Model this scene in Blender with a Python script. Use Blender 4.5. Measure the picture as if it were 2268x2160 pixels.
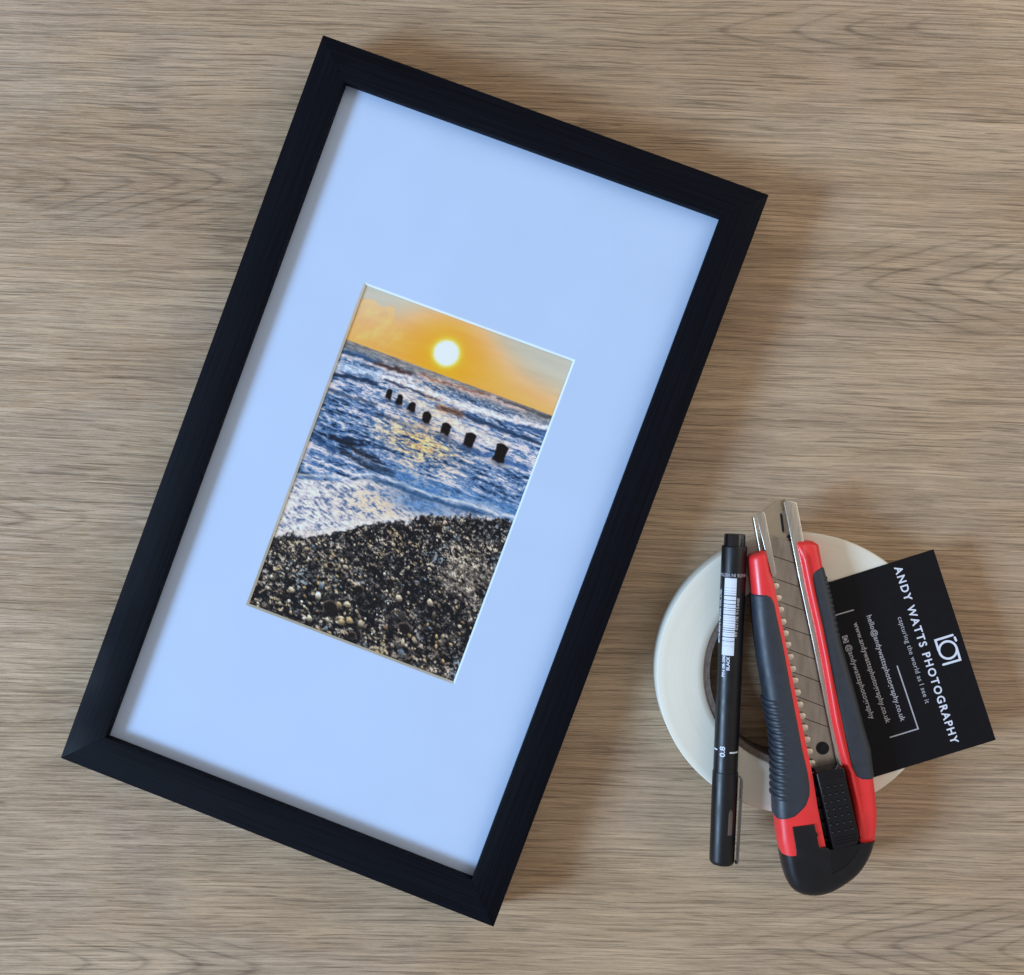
import bpy, bmesh, math, random
import numpy as np
from mathutils import Matrix, Vector

# ------------------------------------------------------------------ camera, light, exposure
scene = bpy.context.scene
for o in list(bpy.data.objects):
    bpy.data.objects.remove(o)
MM = 0.001
cam_data = bpy.data.cameras.new('camera')
cam = bpy.data.objects.new('camera', cam_data)
scene.collection.objects.link(cam)
cam_data.sensor_width = 36.0
cam_data.lens = 36.03
cam_data.clip_start = 0.01
cam_data.clip_end = 50.0
rot = Matrix([[0.9990803, -0.0004642, 0.042876], [0.0, 0.9999414, 0.0108252], [-0.0428785, -0.0108152, 0.9990218]]).to_4x4()
cam.matrix_world = Matrix.Translation((0, 0, 456.24859 * MM)) @ rot
scene.camera = cam

world = bpy.data.worlds.new('World')
scene.world = world
world.use_nodes = True
bg = world.node_tree.nodes['Background']
bg.inputs['Color'].default_value = (1.0, 0.92, 0.87, 1)      # warm light bounced around the room
bg.inputs['Strength'].default_value = 0.41

def area(name, loc, target, sx, sy, power, col):
    d = bpy.data.lights.new(name, 'AREA')
    d.shape = 'RECTANGLE'; d.size = sx; d.size_y = sy; d.energy = power; d.color = col
    o = bpy.data.objects.new(name, d)
    scene.collection.objects.link(o)
    o.location = loc
    o.rotation_euler = (Vector(target) - Vector(loc)).to_track_quat('-Z', 'Y').to_euler()
    return o
# the window: cool sky light from the left, a little towards the viewer
area('window_light', (-2.44, -0.70, 1.62), (0.0, 0.0, 0.0), 0.90, 0.80, 119.0, (0.46, 0.70, 1.0))
# the lit side of the room: broad, weak and warm, from the far right
area('room_light', (1.05, 0.45, 0.85), (0.10, 0.0, 0.0), 1.1, 0.9, 6.0, (1.0, 0.87, 0.73))

vs = scene.view_settings
vs.view_transform = 'Standard'; vs.look = 'None'; vs.exposure = 0.0; vs.gamma = 1.0
vs.use_curve_mapping = False
scene.render.engine = 'CYCLES'
scene.render.resolution_x = 1024; scene.render.resolution_y = 975

# ------------------------------------------------------------------ helpers
COL = scene.collection

def mesh_obj(name, verts, faces, mat, parent=None, smooth=False, loc=None, rotz=0.0, autosmooth=None):
    me = bpy.data.meshes.new(name)
    me.from_pydata([(x * MM, y * MM, z * MM) for x, y, z in verts], [], faces)
    me.update()
    if mat: me.materials.append(mat)
    bm = bmesh.new(); bm.from_mesh(me)
    bmesh.ops.recalc_face_normals(bm, faces=bm.faces)
    bm.to_mesh(me); bm.free()
    if smooth or autosmooth:
        me.shade_smooth()
        if autosmooth:
            me.set_sharp_from_angle(angle=math.radians(autosmooth))
    o = bpy.data.objects.new(name, me)
    COL.objects.link(o)
    if parent: o.parent = parent
    if loc: o.location = [c * MM for c in loc]
    o.rotation_euler = (0, 0, rotz)
    return o

def thing(name, label, cat, loc=(0, 0, 0), rotz=0.0):
    o = bpy.data.objects.new(name, None)
    o.empty_display_size = 0.01
    COL.objects.link(o)
    o.location = [c * MM for c in loc]; o.rotation_euler = (0, 0, rotz)
    o['label'] = label; o['category'] = cat
    return o

class MB:
    """collects shells of one mesh"""
    def __init__(s): s.v = []; s.f = []
    def add(s, verts, faces):
        k = len(s.v); s.v += list(verts); s.f += [tuple(i + k for i in f) for f in faces]
    def box(s, x0, y0, z0, x1, y1, z1):
        s.add([(x0,y0,z0),(x1,y0,z0),(x1,y1,z0),(x0,y1,z0),(x0,y0,z1),(x1,y0,z1),(x1,y1,z1),(x0,y1,z1)],
              [(0,1,2,3),(4,5,6,7),(0,1,5,4),(1,2,6,5),(2,3,7,6),(3,0,4,7)])
    def slab(s, poly, z0, z1, bev=0.0, steps=3):
        """extruded outline with a rounded upper edge"""
        n = len(poly); A = sum(poly[i][0]*poly[(i+1)%n][1]-poly[(i+1)%n][0]*poly[i][1] for i in range(n))
        if A < 0: poly = poly[::-1]
        def inset(d):
            out = []
            for i in range(n):
                p0, p1, p2 = (np.array(poly[(i+k) % n], float) for k in (-1, 0, 1))
                e1 = p1-p0; e2 = p2-p1
                e1 = e1/(np.linalg.norm(e1)+1e-9); e2 = e2/(np.linalg.norm(e2)+1e-9)
                n1 = np.array([-e1[1], e1[0]]); n2 = np.array([-e2[1], e2[0]])
                b = n1+n2; b = b/(np.linalg.norm(b)+1e-9)
                out.append(p1 + b*d/max(0.4, float(b@n1)))
            return out
        rings = [(poly, z0)]
        if bev > 0:
            rings.append((poly, z1-bev))
            for k in range(1, steps+1):
                t = k/steps*math.pi/2
                rings.append((inset(bev*(1-math.cos(t))), z1-bev+bev*math.sin(t)))
        else:
            rings.append((poly, z1))
        V = []; F = []
        for ring, z in rings: V += [(float(p[0]), float(p[1]), z) for p in ring]
        for r in range(len(rings)-1):
            for i in range(n):
                j = (i+1) % n
                F.append((r*n+i, r*n+j, (r+1)*n+j, (r+1)*n+i))
        F.append(tuple(range(n-1, -1, -1)))
        F.append(tuple(range((len(rings)-1)*n, len(rings)*n)))
        s.add(V, F)
    def loft(s, secs, cap=True, closed=True):
        n = len(secs[0]); V = []; F = []
        for q in secs: V += q
        for r in range(len(secs)-1):
            for i in range(n if closed else n-1):
                j = (i+1) % n
                F.append((r*n+i, r*n+j, (r+1)*n+j, (r+1)*n+i))
        if cap:
            F.append(tuple(range(n-1, -1, -1))); F.append(tuple(range((len(secs)-1)*n, len(secs)*n)))
        s.add(V, F)
    def lathe_y(s, prof, cx, cz, n=48):
        """prof: (y, r) revolved around an axis along y"""
        secs = [[(cx + r*math.sin(2*math.pi*i/n), y, cz + r*math.cos(2*math.pi*i/n)) for i in range(n)] for y, r in prof]
        s.loft(secs)
    def build(s, name, mat, parent=None, off=(0, 0, 0), **kw):
        return mesh_obj(name, [(x-off[0], y-off[1], z-off[2]) for x, y, z in s.v], s.f, mat, parent, **kw)

# ------------------------------------------------------------------ materials
def material(name):
    m = bpy.data.materials.new(name); m.use_nodes = True
    nt = m.node_tree
    return m, nt, nt.nodes['Principled BSDF']

def N(nt, kind, **props):
    n = nt.nodes.new(kind)
    for k, v in props.items(): setattr(n, k, v)
    return n

def simple(name, col, rough=0.5, metal=0.0, spec=0.5, var=0.06, scale=180.0, bump=0.0, bscale=900.0, coat=0.0, stretch=None):
    """base colour with faint uneven tone, uneven gloss and optional fine relief"""
    m, nt, b = material(name)
    tc = N(nt, 'ShaderNodeTexCoord')
    mp = N(nt, 'ShaderNodeMapping')
    if stretch: mp.inputs['Scale'].default_value = stretch
    nt.links.new(tc.outputs['Object'], mp.inputs['Vector'])
    nz = N(nt, 'ShaderNodeTexNoise'); nz.inputs['Scale'].default_value = scale; nz.inputs['Detail'].default_value = 5
    nt.links.new(mp.outputs['Vector'], nz.inputs['Vector'])
    mr = N(nt, 'ShaderNodeMapRange'); mr.inputs['From Min'].default_value = 0.3; mr.inputs['From Max'].default_value = 0.7
    mr.inputs['To Min'].default_value = 1-var; mr.inputs['To Max'].default_value = 1+var
    nt.links.new(nz.outputs['Fac'], mr.inputs['Value'])
    mx = N(nt, 'ShaderNodeVectorMath', operation='SCALE'); mx.inputs[0].default_value = col[:3]
    nt.links.new(mr.outputs['Result'], mx.inputs['Scale'])
    nt.links.new(mx.outputs['Vector'], b.inputs['Base Color'])
    rr = N(nt, 'ShaderNodeMapRange'); rr.inputs['From Min'].default_value = 0.3; rr.inputs['From Max'].default_value = 0.7
    rr.inputs['To Min'].default_value = max(0.02, rough-0.06); rr.inputs['To Max'].default_value = min(1, rough+0.06)
    nt.links.new(nz.outputs['Fac'], rr.inputs['Value']); nt.links.new(rr.outputs['Result'], b.inputs['Roughness'])
    b.inputs['Metallic'].default_value = metal
    b.inputs['Specular IOR Level'].default_value = spec
    if coat: b.inputs['Coat Weight'].default_value = coat
    if bump > 0:
        n2 = N(nt, 'ShaderNodeTexNoise'); n2.inputs['Scale'].default_value = bscale; n2.inputs['Detail'].default_value = 3
        nt.links.new(mp.outputs['Vector'], n2.inputs['Vector'])
        bp = N(nt, 'ShaderNodeBump'); bp.inputs['Strength'].default_value = bump; bp.inputs['Distance'].default_value = 0.0002
        nt.links.new(n2.outputs['Fac'], bp.inputs['Height']); nt.links.new(bp.outputs['Normal'], b.inputs['Normal'])
    return m

def wood_material():
    m, nt, b = material('oak_laminate')
    at = N(nt, 'ShaderNodeAttribute', attribute_name='grain')
    ap = N(nt, 'ShaderNodeAttribute', attribute_name='pore')
    def noise(sx, sy, detail=3.0, dist=0.0, off=0.0, rough=0.55, at=at):
        mp = N(nt, 'ShaderNodeMapping'); mp.inputs['Scale'].default_value = (sx, sy, 1); mp.inputs['Location'].default_value = (off, off*1.7, off)
        nt.links.new(at.outputs['Vector'], mp.inputs['Vector'])
        nz = N(nt, 'ShaderNodeTexNoise'); nz.inputs['Scale'].default_value = 1.0
        nz.inputs['Detail'].default_value = detail; nz.inputs['Distortion'].default_value = dist; nz.inputs['Roughness'].default_value = rough
        nt.links.new(mp.outputs['Vector'], nz.inputs['Vector'])
        return nz.outputs['Fac']
    def rng(sock, a, b_, c, d, smooth=True):
        r = N(nt, 'ShaderNodeMapRange', interpolation_type='SMOOTHSTEP' if smooth else 'LINEAR')
        for k, v in zip(('From Min', 'From Max', 'To Min', 'To Max'), (a, b_, c, d)): r.inputs[k].default_value = v
        nt.links.new(sock, r.inputs['Value']); return r.outputs['Result']
    def math_(op, x, y):
        n = N(nt, 'ShaderNodeMath', operation=op)
        for i, q in enumerate((x, y)):
            if isinstance(q, (int, float)): n.inputs[i].default_value = q
            else: nt.links.new(q, n.inputs[i])
        return n.outputs[0]
    broad = noise(0.005, 0.030, 4, 0.4, 3.1, rough=0.55, at=ap)            # slow change of tone
    patch = noise(0.012, 0.022, 4, 0.6, 9.4, rough=0.55, at=ap)            # greyer and browner patches
    drift = noise(0.0045, 0.020, 3, 0.2, 17.0, 0.5, at=ap)     # uneven spacing of the growth rings
    ringb = noise(0.0035, 0.26, 3, 0.15, 41.0, 0.6, ap)
    pores = noise(0.017, 0.95, 3, 0.3, 5.5, 0.62, ap)   # embossed lines
    slits = noise(0.024, 1.15, 2, 0.2, 57.0, 0.55, ap)  # short dark pores
    fleck = noise(0.30, 1.5, 2, 0.2, 31.0, 0.6, ap)
    where = noise(0.010, 0.030, 2, 0.3, 71.0, 0.5, at=ap)      # where pores crowd together
    c = N(nt, 'ShaderNodeMix', data_type='RGBA')
    c.inputs['A'].default_value = (0.405, 0.275, 0.165, 1); c.inputs['B'].default_value = (0.52, 0.38, 0.245, 1)
    nt.links.new(rng(broad, 0.30, 0.70, 0.0, 1.0), c.inputs['Factor'])
    g = N(nt, 'ShaderNodeMix', data_type='RGBA')
    g.inputs['B'].default_value = (0.44, 0.32, 0.222, 1)
    nt.links.new(c.outputs['Result'], g.inputs['A']); nt.links.new(rng(patch, 0.42, 0.68, 0.0, 0.8), g.inputs['Factor'])
    sep = N(nt, 'ShaderNodeSeparateXYZ'); nt.links.new(at.outputs['Vector'], sep.inputs[0])
    fig = N(nt, 'ShaderNodeAttribute', attribute_name='figure').outputs['Fac']
    ph = math_('ADD', math_('MULTIPLY', sep.outputs['Y'], 1/5.6), math_('MULTIPLY', drift, 1.5))
    ph = math_('ABSOLUTE', math_('SUBTRACT', math_('FRACT', ph, 0.0), 0.5), 0.0)
    line = math_('MULTIPLY', rng(ph, 0.36, 0.49, 0.0, 1.0), rng(pores, 0.30, 0.62, 1.0, 0.45))
    late = math_('MULTIPLY', rng(ph, 0.10, 0.48, 0.0, 1.0), 0.25)
    line = math_('MULTIPLY', math_('ADD', line, late), math_('MULTIPLY', fig, 0.40))
    dark = math_('SUBTRACT', 1.0, line)
    dark = math_('MULTIPLY', dark, rng(ringb, 0.30, 0.62, 0.93, 1.03))
    dark = math_('MULTIPLY', dark, rng(pores, 0.33, 0.62, 0.86, 1.06))
    sl = math_('SUBTRACT', 1.0, math_('MULTIPLY', rng(slits, 0.36, 0.42, 1.0, 0.0), rng(where, 0.35, 0.65, 0.14, 0.36)))
    dark = math_('MULTIPLY', dark, sl)
    thin = noise(0.022, 2.3, 2, 0.15, 83.0, 0.6, ap)     # hair-fine lines
    dark = math_('MULTIPLY', dark, rng(thin, 0.32, 0.62, 0.89, 1.06))
    dark = math_('MULTIPLY', dark, rng(fleck, 0.2, 0.8, 0.95, 1.05))
    sc = N(nt, 'ShaderNodeVectorMath', operation='SCALE')
    nt.links.new(g.outputs['Result'], sc.inputs[0]); nt.links.new(dark, sc.inputs['Scale'])
    nt.links.new(sc.outputs['Vector'], b.inputs['Base Color'])
    nt.links.new(rng(pores, 0.3, 0.6, 0.60, 0.46), b.inputs['Roughness'])
    b.inputs['Specular IOR Level'].default_value = 0.45
    h = math_('ADD', rng(pores, 0.34, 0.58, 0.0, 0.8), rng(slits, 0.34, 0.45, 0.0, 0.9))
    h = math_('ADD', h, math_('MULTIPLY', fleck, 0.5))
    h = math_('ADD', h, rng(thin, 0.3, 0.6, 0.0, 0.5))
    bp = N(nt, 'ShaderNodeBump'); bp.inputs['Strength'].default_value = 0.9; bp.inputs['Distance'].default_value = 0.00030
    nt.links.new(h, bp.inputs['Height']); nt.links.new(bp.outputs['Normal'], b.inputs['Normal'])
    return m

def frame_material():
    m, nt, b = material('black_stained_wood')
    tc = N(nt, 'ShaderNodeTexCoord'); mp = N(nt, 'ShaderNodeMapping')
    mp.inputs['Scale'].default_value = (22, 1500, 1500)
    nt.links.new(tc.outputs['Object'], mp.inputs['Vector'])
    nz = N(nt, 'ShaderNodeTexNoise'); nz.inputs['Scale'].default_value = 1.0; nz.inputs['Detail'].default_value = 4; nz.inputs['Distortion'].default_value = 0.4
    nt.links.new(mp.outputs['Vector'], nz.inputs['Vector'])
    big = N(nt, 'ShaderNodeTexNoise'); big.inputs['Scale'].default_value = 26.0; big.inputs['Detail'].default_value = 3
    nt.links.new(tc.outputs['Object'], big.inputs['Vector'])
    cr = N(nt, 'ShaderNodeValToRGB')
    cr.color_ramp.elements[0].position = 0.3; cr.color_ramp.elements[0].color = (0.0004, 0.0008, 0.0022, 1)
    cr.color_ramp.elements[1].position = 0.75; cr.color_ramp.elements[1].color = (0.0042, 0.0054, 0.0110, 1)
    nt.links.new(nz.outputs['Fac'], cr.inputs['Fac']); nt.links.new(cr.outputs['Color'], b.inputs['Base Color'])
    mr = N(nt, 'ShaderNodeMapRange'); mr.inputs['From Min'].default_value = 0.3; mr.inputs['From Max'].default_value = 0.7
    mr.inputs['To Min'].default_value = 0.50; mr.inputs['To Max'].default_value = 0.66
    nt.links.new(big.outputs['Fac'], mr.inputs['Value']); nt.links.new(mr.outputs['Result'], b.inputs['Roughness'])
    b.inputs['Specular IOR Level'].default_value = 0.09
    bp = N(nt, 'ShaderNodeBump'); bp.inputs['Strength'].default_value = 0.6; bp.inputs['Distance'].default_value = 0.00012
    nt.links.new(nz.outputs['Fac'], bp.inputs['Height']); nt.links.new(bp.outputs['Normal'], b.inputs['Normal'])
    return m

def glass_material():
    m = bpy.data.materials.new('picture_glass'); m.use_nodes = True
    nt = m.node_tree; nt.nodes.clear()
    out = N(nt, 'ShaderNodeOutputMaterial'); mix = N(nt, 'ShaderNodeMixShader')
    tr = N(nt, 'ShaderNodeBsdfTransparent'); tr.inputs['Color'].default_value = (0.975, 0.99, 0.985, 1)
    gl = N(nt, 'ShaderNodeBsdfGlossy'); gl.inputs['Roughness'].default_value = 0.03
    lw = N(nt, 'ShaderNodeLayerWeight'); lw.inputs['Blend'].default_value = 0.5      # Schlick reflectance of each face
    pw = N(nt, 'ShaderNodeMath', operation='POWER'); pw.inputs[1].default_value = 5.0
    nt.links.new(lw.outputs['Facing'], pw.inputs[0])
    fr = N(nt, 'ShaderNodeMath', operation='MULTIPLY_ADD'); fr.inputs[1].default_value = 0.96; fr.inputs[2].default_value = 0.009
    nt.links.new(pw.outputs[0], fr.inputs[0])
    nt.links.new(fr.outputs[0], mix.inputs[0]); nt.links.new(tr.outputs[0], mix.inputs[1]); nt.links.new(gl.outputs[0], mix.inputs[2])
    nt.links.new(mix.outputs[0], out.inputs['Surface'])
    return m

def tape_material():
    """edge of the wound tape: many thin layers, slightly uneven in tone and height"""
    m, nt, b = material('cream_paper_tape_edge')
    tc = N(nt, 'ShaderNodeTexCoord'); ln = N(nt, 'ShaderNodeVectorMath', operation='MULTIPLY'); ln.inputs[1].default_value = (1, 1, 0)
    nt.links.new(tc.outputs['Object'], ln.inputs[0])
    le = N(nt, 'ShaderNodeVectorMath', operation='LENGTH'); nt.links.new(ln.outputs[0], le.inputs[0])
    cb = N(nt, 'ShaderNodeCombineXYZ'); nt.links.new(le.outputs['Value'], cb.inputs[0])
    sm = N(nt, 'ShaderNodeVectorMath', operation='MULTIPLY_ADD'); sm.inputs[1].default_value = (0.02, 0.02, 0.02)
    nt.links.new(tc.outputs['Object'], sm.inputs[0]); nt.links.new(cb.outputs[0], sm.inputs[2])
    lay = N(nt, 'ShaderNodeTexNoise'); lay.inputs['Scale'].default_value = 1500.0; lay.inputs['Detail'].default_value = 3
    nt.links.new(sm.outputs[0], lay.inputs['Vector'])
    blot = N(nt, 'ShaderNodeTexNoise'); blot.inputs['Scale'].default_value = 55.0; blot.inputs['Detail'].default_value = 5
    nt.links.new(tc.outputs['Object'], blot.inputs['Vector'])
    a = N(nt, 'ShaderNodeMapRange'); a.inputs['From Min'].default_value = 0.3; a.inputs['From Max'].default_value = 0.7
    a.inputs['To Min'].default_value = 0.975; a.inputs['To Max'].default_value = 1.015
    nt.links.new(lay.outputs['Fac'], a.inputs['Value'])
    c = N(nt, 'ShaderNodeMix', data_type='RGBA'); c.inputs['A'].default_value = (0.72, 0.69, 0.585, 1); c.inputs['B'].default_value = (0.76, 0.745, 0.655, 1)
    nt.links.new(blot.outputs['Fac'], c.inputs['Factor'])
    sc = N(nt, 'ShaderNodeVectorMath', operation='SCALE'); nt.links.new(c.outputs['Result'], sc.inputs[0]); nt.links.new(a.outputs['Result'], sc.inputs['Scale'])
    nt.links.new(sc.outputs[0], b.inputs['Base Color'])
    b.inputs['Roughness'].default_value = 0.75; b.inputs['Specular IOR Level'].default_value = 0.2
    bp = N(nt, 'ShaderNodeBump'); bp.inputs['Strength'].default_value = 0.25; bp.inputs['Distance'].default_value = 0.0001
    nt.links.new(lay.outputs['Fac'], bp.inputs['Height']); nt.links.new(bp.outputs['Normal'], b.inputs['Normal'])
    return m

def print_material():
    m, nt, b = material('photo_print')
    at = N(nt, 'ShaderNodeAttribute', attribute_name='ink')
    nt.links.new(at.outputs['Color'], b.inputs['Base Color'])
    b.inputs['Roughness'].default_value = 0.5; b.inputs['Specular IOR Level'].default_value = 0.08
    return m

M = dict(
    wood=wood_material(), frame=frame_material(), glass=glass_material(), print=print_material(),
    mat=simple('pale_blue_mount_board', (0.55, 0.655, 0.90), 0.9, spec=0.1, var=0.018, scale=35, bump=0.10, bscale=2600),
    core=simple('white_board_core', (0.80, 0.86, 0.90), 0.85, spec=0.1, var=0.03),
    backing=simple('brown_backing_board', (0.22, 0.15, 0.10), 0.9, spec=0.1),
    tape=tape_material(),
    card_core=simple('grey_cardboard_core', (0.17, 0.13, 0.11), 0.8, spec=0.2, var=0.25, scale=500, bump=0.4, bscale=1200),
    red=simple('red_plastic', (0.78, 0.028, 0.030), 0.38, spec=0.6, var=0.05, scale=90, bump=0.04, bscale=3000),
    grip=simple('slate_rubber', (0.017, 0.024, 0.036), 0.52, spec=0.6, var=0.12, scale=260, bump=0.12, bscale=2600),
    black=simple('black_plastic', (0.003, 0.0036, 0.0058), 0.40, spec=0.40, var=0.1, bump=0.03, bscale=2600),
    slider=simple('black_slider_plastic', (0.003, 0.0036, 0.0055), 0.30, spec=0.36, var=0.15, bump=0.08, bscale=2200),
    pen=simple('satin_black_barrel', (0.003, 0.0036, 0.0055), 0.42, spec=0.42, var=0.1, bump=0.02, bscale=2600),
    gloss=simple('gloss_black_plug', (0.008, 0.008, 0.010), 0.12, spec=0.5, var=0.05),
    steel=simple('brushed_steel', (0.58, 0.55, 0.49), 0.30, metal=1.0, var=0.05, scale=300, bump=0.05, bscale=900, stretch=(4, 0.5, 1)),
    blade=simple('grey_blade_steel', (0.42, 0.375, 0.325), 0.30, metal=1.0, var=0.16, scale=140, bump=0.10, bscale=700, stretch=(3.0, 0.6, 1)),
    tip=simple('straw_tinted_steel', (0.52, 0.46, 0.36), 0.28, metal=1.0, var=0.08, scale=80),
    tooth=simple('lit_steel_teeth', (0.72, 0.66, 0.56), 0.42, metal=1.0, var=0.05),  # same steel as the lips, its lit reflection put into a paler colour
    card=simple('matt_black_card', (0.0042, 0.0044, 0.0068), 0.55, spec=0.16, var=0.08, scale=300),
    ink=simple('white_ink', (0.66, 0.70, 0.80), 0.6, spec=0.3, var=0.04, scale=900),
    dimink=simple('grey_ink', (0.40, 0.40, 0.44), 0.6, spec=0.3, var=0.08, scale=900),
    clip=simple('dark_clip_metal', (0.20, 0.20, 0.23), 0.25, metal=1.0, var=0.05),
    slot=simple('brown_moulded_slot', (0.11, 0.09, 0.085), 0.4, spec=0.4, var=0.1),
)

# ------------------------------------------------------------------ value noise for the printed picture and the grain field
def vnoise(x, y, seed):
    x = np.asarray(x, float); y = np.asarray(y, float)
    xi = np.floor(x).astype(np.int64); yi = np.floor(y).astype(np.int64)
    fx = x-xi; fy = y-yi
    fx = fx*fx*(3-2*fx); fy = fy*fy*(3-2*fy)
    def h(i, j):
        n = (i*374761393 + j*668265263 + seed*974634777) & 0xffffffff
        n = ((n ^ (n >> 13))*1274126177) & 0xffffffff
        return ((n ^ (n >> 16)) & 0xffff)/65535.0
    a = h(xi, yi); b = h(xi+1, yi); c = h(xi, yi+1); d = h(xi+1, yi+1)
    return (a*(1-fx)+b*fx)*(1-fy) + (c*(1-fx)+d*fx)*fy

def fbm(x, y, seed, octv=4, gain=0.55):
    s = 0; a = 1; t = 0
    for k in range(octv):
        s = s + a*vnoise(x*2**k + 13.7*k, y*2**k + 7.3*k, seed+k); t += a; a *= gain
    return s/t

def sstep(a, b, x):
    t = np.clip((x-a)/(b-a), 0, 1); return t*t*(3-2*t)

# ------------------------------------------------------------------ table top
def table_top():
    xs = np.concatenate([np.linspace(-800, -280, 24)[:-1], np.linspace(-280, 240, 261), np.linspace(240, 800, 26)[1:]])
    ys = np.concatenate([np.linspace(-700, -250, 22)[:-1], np.linspace(-250, 240, 331), np.linspace(240, 700, 22)[1:]])
    X, Y = np.meshgrid(xs, ys)
    def sig(t): return 1/(1+np.exp(-np.clip(t, -30, 30)))
    ring = Y + 0.0*X
    wob = 9*(fbm(X/170, Y/60, 3)-0.5) + 1.2*(fbm(X/50, Y/18, 8)-0.5)
    tilt = 0.030*X*np.sin(Y/140.0+0.6)
    ring = Y + tilt + wob
    fig = np.zeros_like(X)
    # cathedral figure: (x of its first tip, y of its axis, side it opens to, how fast it opens, centre x, half length, half height)
    for x0, y0, sgn, k, xc, rx, ry in [(84, -207, 1, 0.27, 178, 128, 34), (108, 84, 1, 0.24, 182, 104, 34), (-128, 132, -1, 0.26, -190, 96, 30),
                                       (-205, -17, -1, 0.22, -246, 58, 15), (-100, -222, -1, 0.22, -180, 90, 22), (40, 196, 1, 0.2, 110, 90, 16)]:
        yw = Y - y0 + 0.5*wob + 3.2*(fbm(X/48, Y/40, int(x0)+500)-0.5)
        F = np.sqrt(yw**2 + 9.0) - k*sgn*(X-x0) + 3.0*(fbm(X/36, Y/12, int(x0)+300)-0.5)
        mk = sstep(1.0, 0.30, np.hypot((X-xc)/rx, (Y-y0)/ry))
        ring = np.where(mk > 0, F, ring)
        fig = np.maximum(fig, mk*(0.55+0.6*fbm(X/30, Y/12, int(x0)+700)))
    fig = np.clip(fig, 0, 1)
    pore = Y + tilt + 0.02*X + 0.5*wob + 2.2*(fbm(X/60, Y/22, 18)-0.5)
    ny, nx = X.shape
    idx = np.arange(nx*ny).reshape(ny, nx)
    F = np.stack([idx[:-1, :-1], idx[:-1, 1:], idx[1:, 1:], idx[1:, :-1]], -1).reshape(-1, 4)
    V = np.stack([X, Y, np.zeros_like(X)], -1).reshape(-1, 3)*MM
    me = bpy.data.meshes.new('table_top')
    nv = len(V)
    me.from_pydata(V.tolist(), [], F.tolist())
    g = me.attributes.new('grain', 'FLOAT_VECTOR', 'POINT')
    g.data.foreach_set('vector', np.stack([X, ring, np.zeros_like(X)], -1).astype(np.float32).ravel())
    g2 = me.attributes.new('pore', 'FLOAT_VECTOR', 'POINT')
    g2.data.foreach_set('vector', np.stack([X, pore, np.zeros_like(X)], -1).astype(np.float32).ravel())
    g3 = me.attributes.new('figure', 'FLOAT', 'POINT')
    g3.data.foreach_set('value', fig.astype(np.float32).ravel())
    # the board's thickness
    bm = bmesh.new(); bm.from_mesh(me)
    bm.verts.ensure_lookup_table()
    edge = [e for e in bm.edges if e.is_boundary]
    r = bmesh.ops.extrude_edge_only(bm, edges=edge)
    for v in r['geom']:
        if isinstance(v, bmesh.types.BMVert): v.co.z = -0.025
    bm.to_mesh(me); bm.free()
    me.materials.append(M['wood'])
    o = bpy.data.objects.new('table_top', me); COL.objects.link(o)
    o['kind'] = 'structure'; o['label'] = 'grey brown oak laminate table top with horizontal grain'
    return o
table_top()

# ------------------------------------------------------------------ framed photograph
FL = 329.59564; FW = 200.0
IW = 15.7                                   # visible width of the moulding
frame = thing('picture_frame', 'black wooden picture frame holding a sunset beach photograph in a pale blue mount', 'picture frame', (-62.63335, -2.14163, 0), -0.35647)
prof = [(0.5, 0), (0, 0.5), (0, 23.3), (0.25, 23.8), (0.7, 24), (15.0, 24), (15.5, 23.85), (15.7, 23.4), (15.7, 19.8), (10, 19.8), (10, 0)]
def rail(length, x, y, rz):
    mb = MB(); secs = []
    n = 24
    for k in range(n+1):
        t = k/n*2-1
        secs.append([(t*(length/2-w-0.05), length*0 - w, z) for w, z in prof])
    mb.loft(secs)
    # outer edge of the rail lies on local y = 0, the moulding towards -y
    return mb.build('frame_rail', M['frame'], frame, loc=(x, y, 0), rotz=rz, autosmooth=35)
rail(FW, 0, FL/2, 0); rail(FW, 0, -FL/2, math.pi)
rail(FL, FW/2, 0, -math.pi/2); rail(FL, -FW/2, 0, math.pi/2)
def mount():
    wx, wy0, wy1 = 48.3, -75.1, 73.3
    ox, oy = 89.4, FL/2-10.6
    z1, z0 = 18.4, 17.2
    bx = 0.85
    V = [(-ox,-oy,z1),(ox,-oy,z1),(ox,oy,z1),(-ox,oy,z1),(-wx,wy0,z1),(wx,wy0,z1),(wx,wy1,z1),(-wx,wy1,z1)]
    F = [(0,1,5,4),(1,2,6,5),(2,3,7,6),(3,0,4,7)]
    mo = mesh_obj('mount_board', V, F, M['mat'], frame)
    V = [(-wx,wy0,z1),(wx,wy0,z1),(wx,wy1,z1),(-wx,wy1,z1),(-wx+bx,wy0+bx,z0),(wx-bx,wy0+bx,z0),(wx-bx,wy1-bx,z0),(-wx+bx,wy1-bx,z0)]
    bev = mesh_obj('window_bevel', V, [(0,1,5,4),(1,2,6,5),(2,3,7,6),(3,0,4,7)], M['core'], mo)
    mb = MB(); mb.box(-ox, -oy, 14.0, ox, oy, 16.7); mb.build('backing_board', M['backing'], frame)
    mb = MB(); mb.box(-ox, -oy, 18.6, ox, oy, 19.7); mb.build('glass_pane', M['glass'], frame)
mount()

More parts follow.
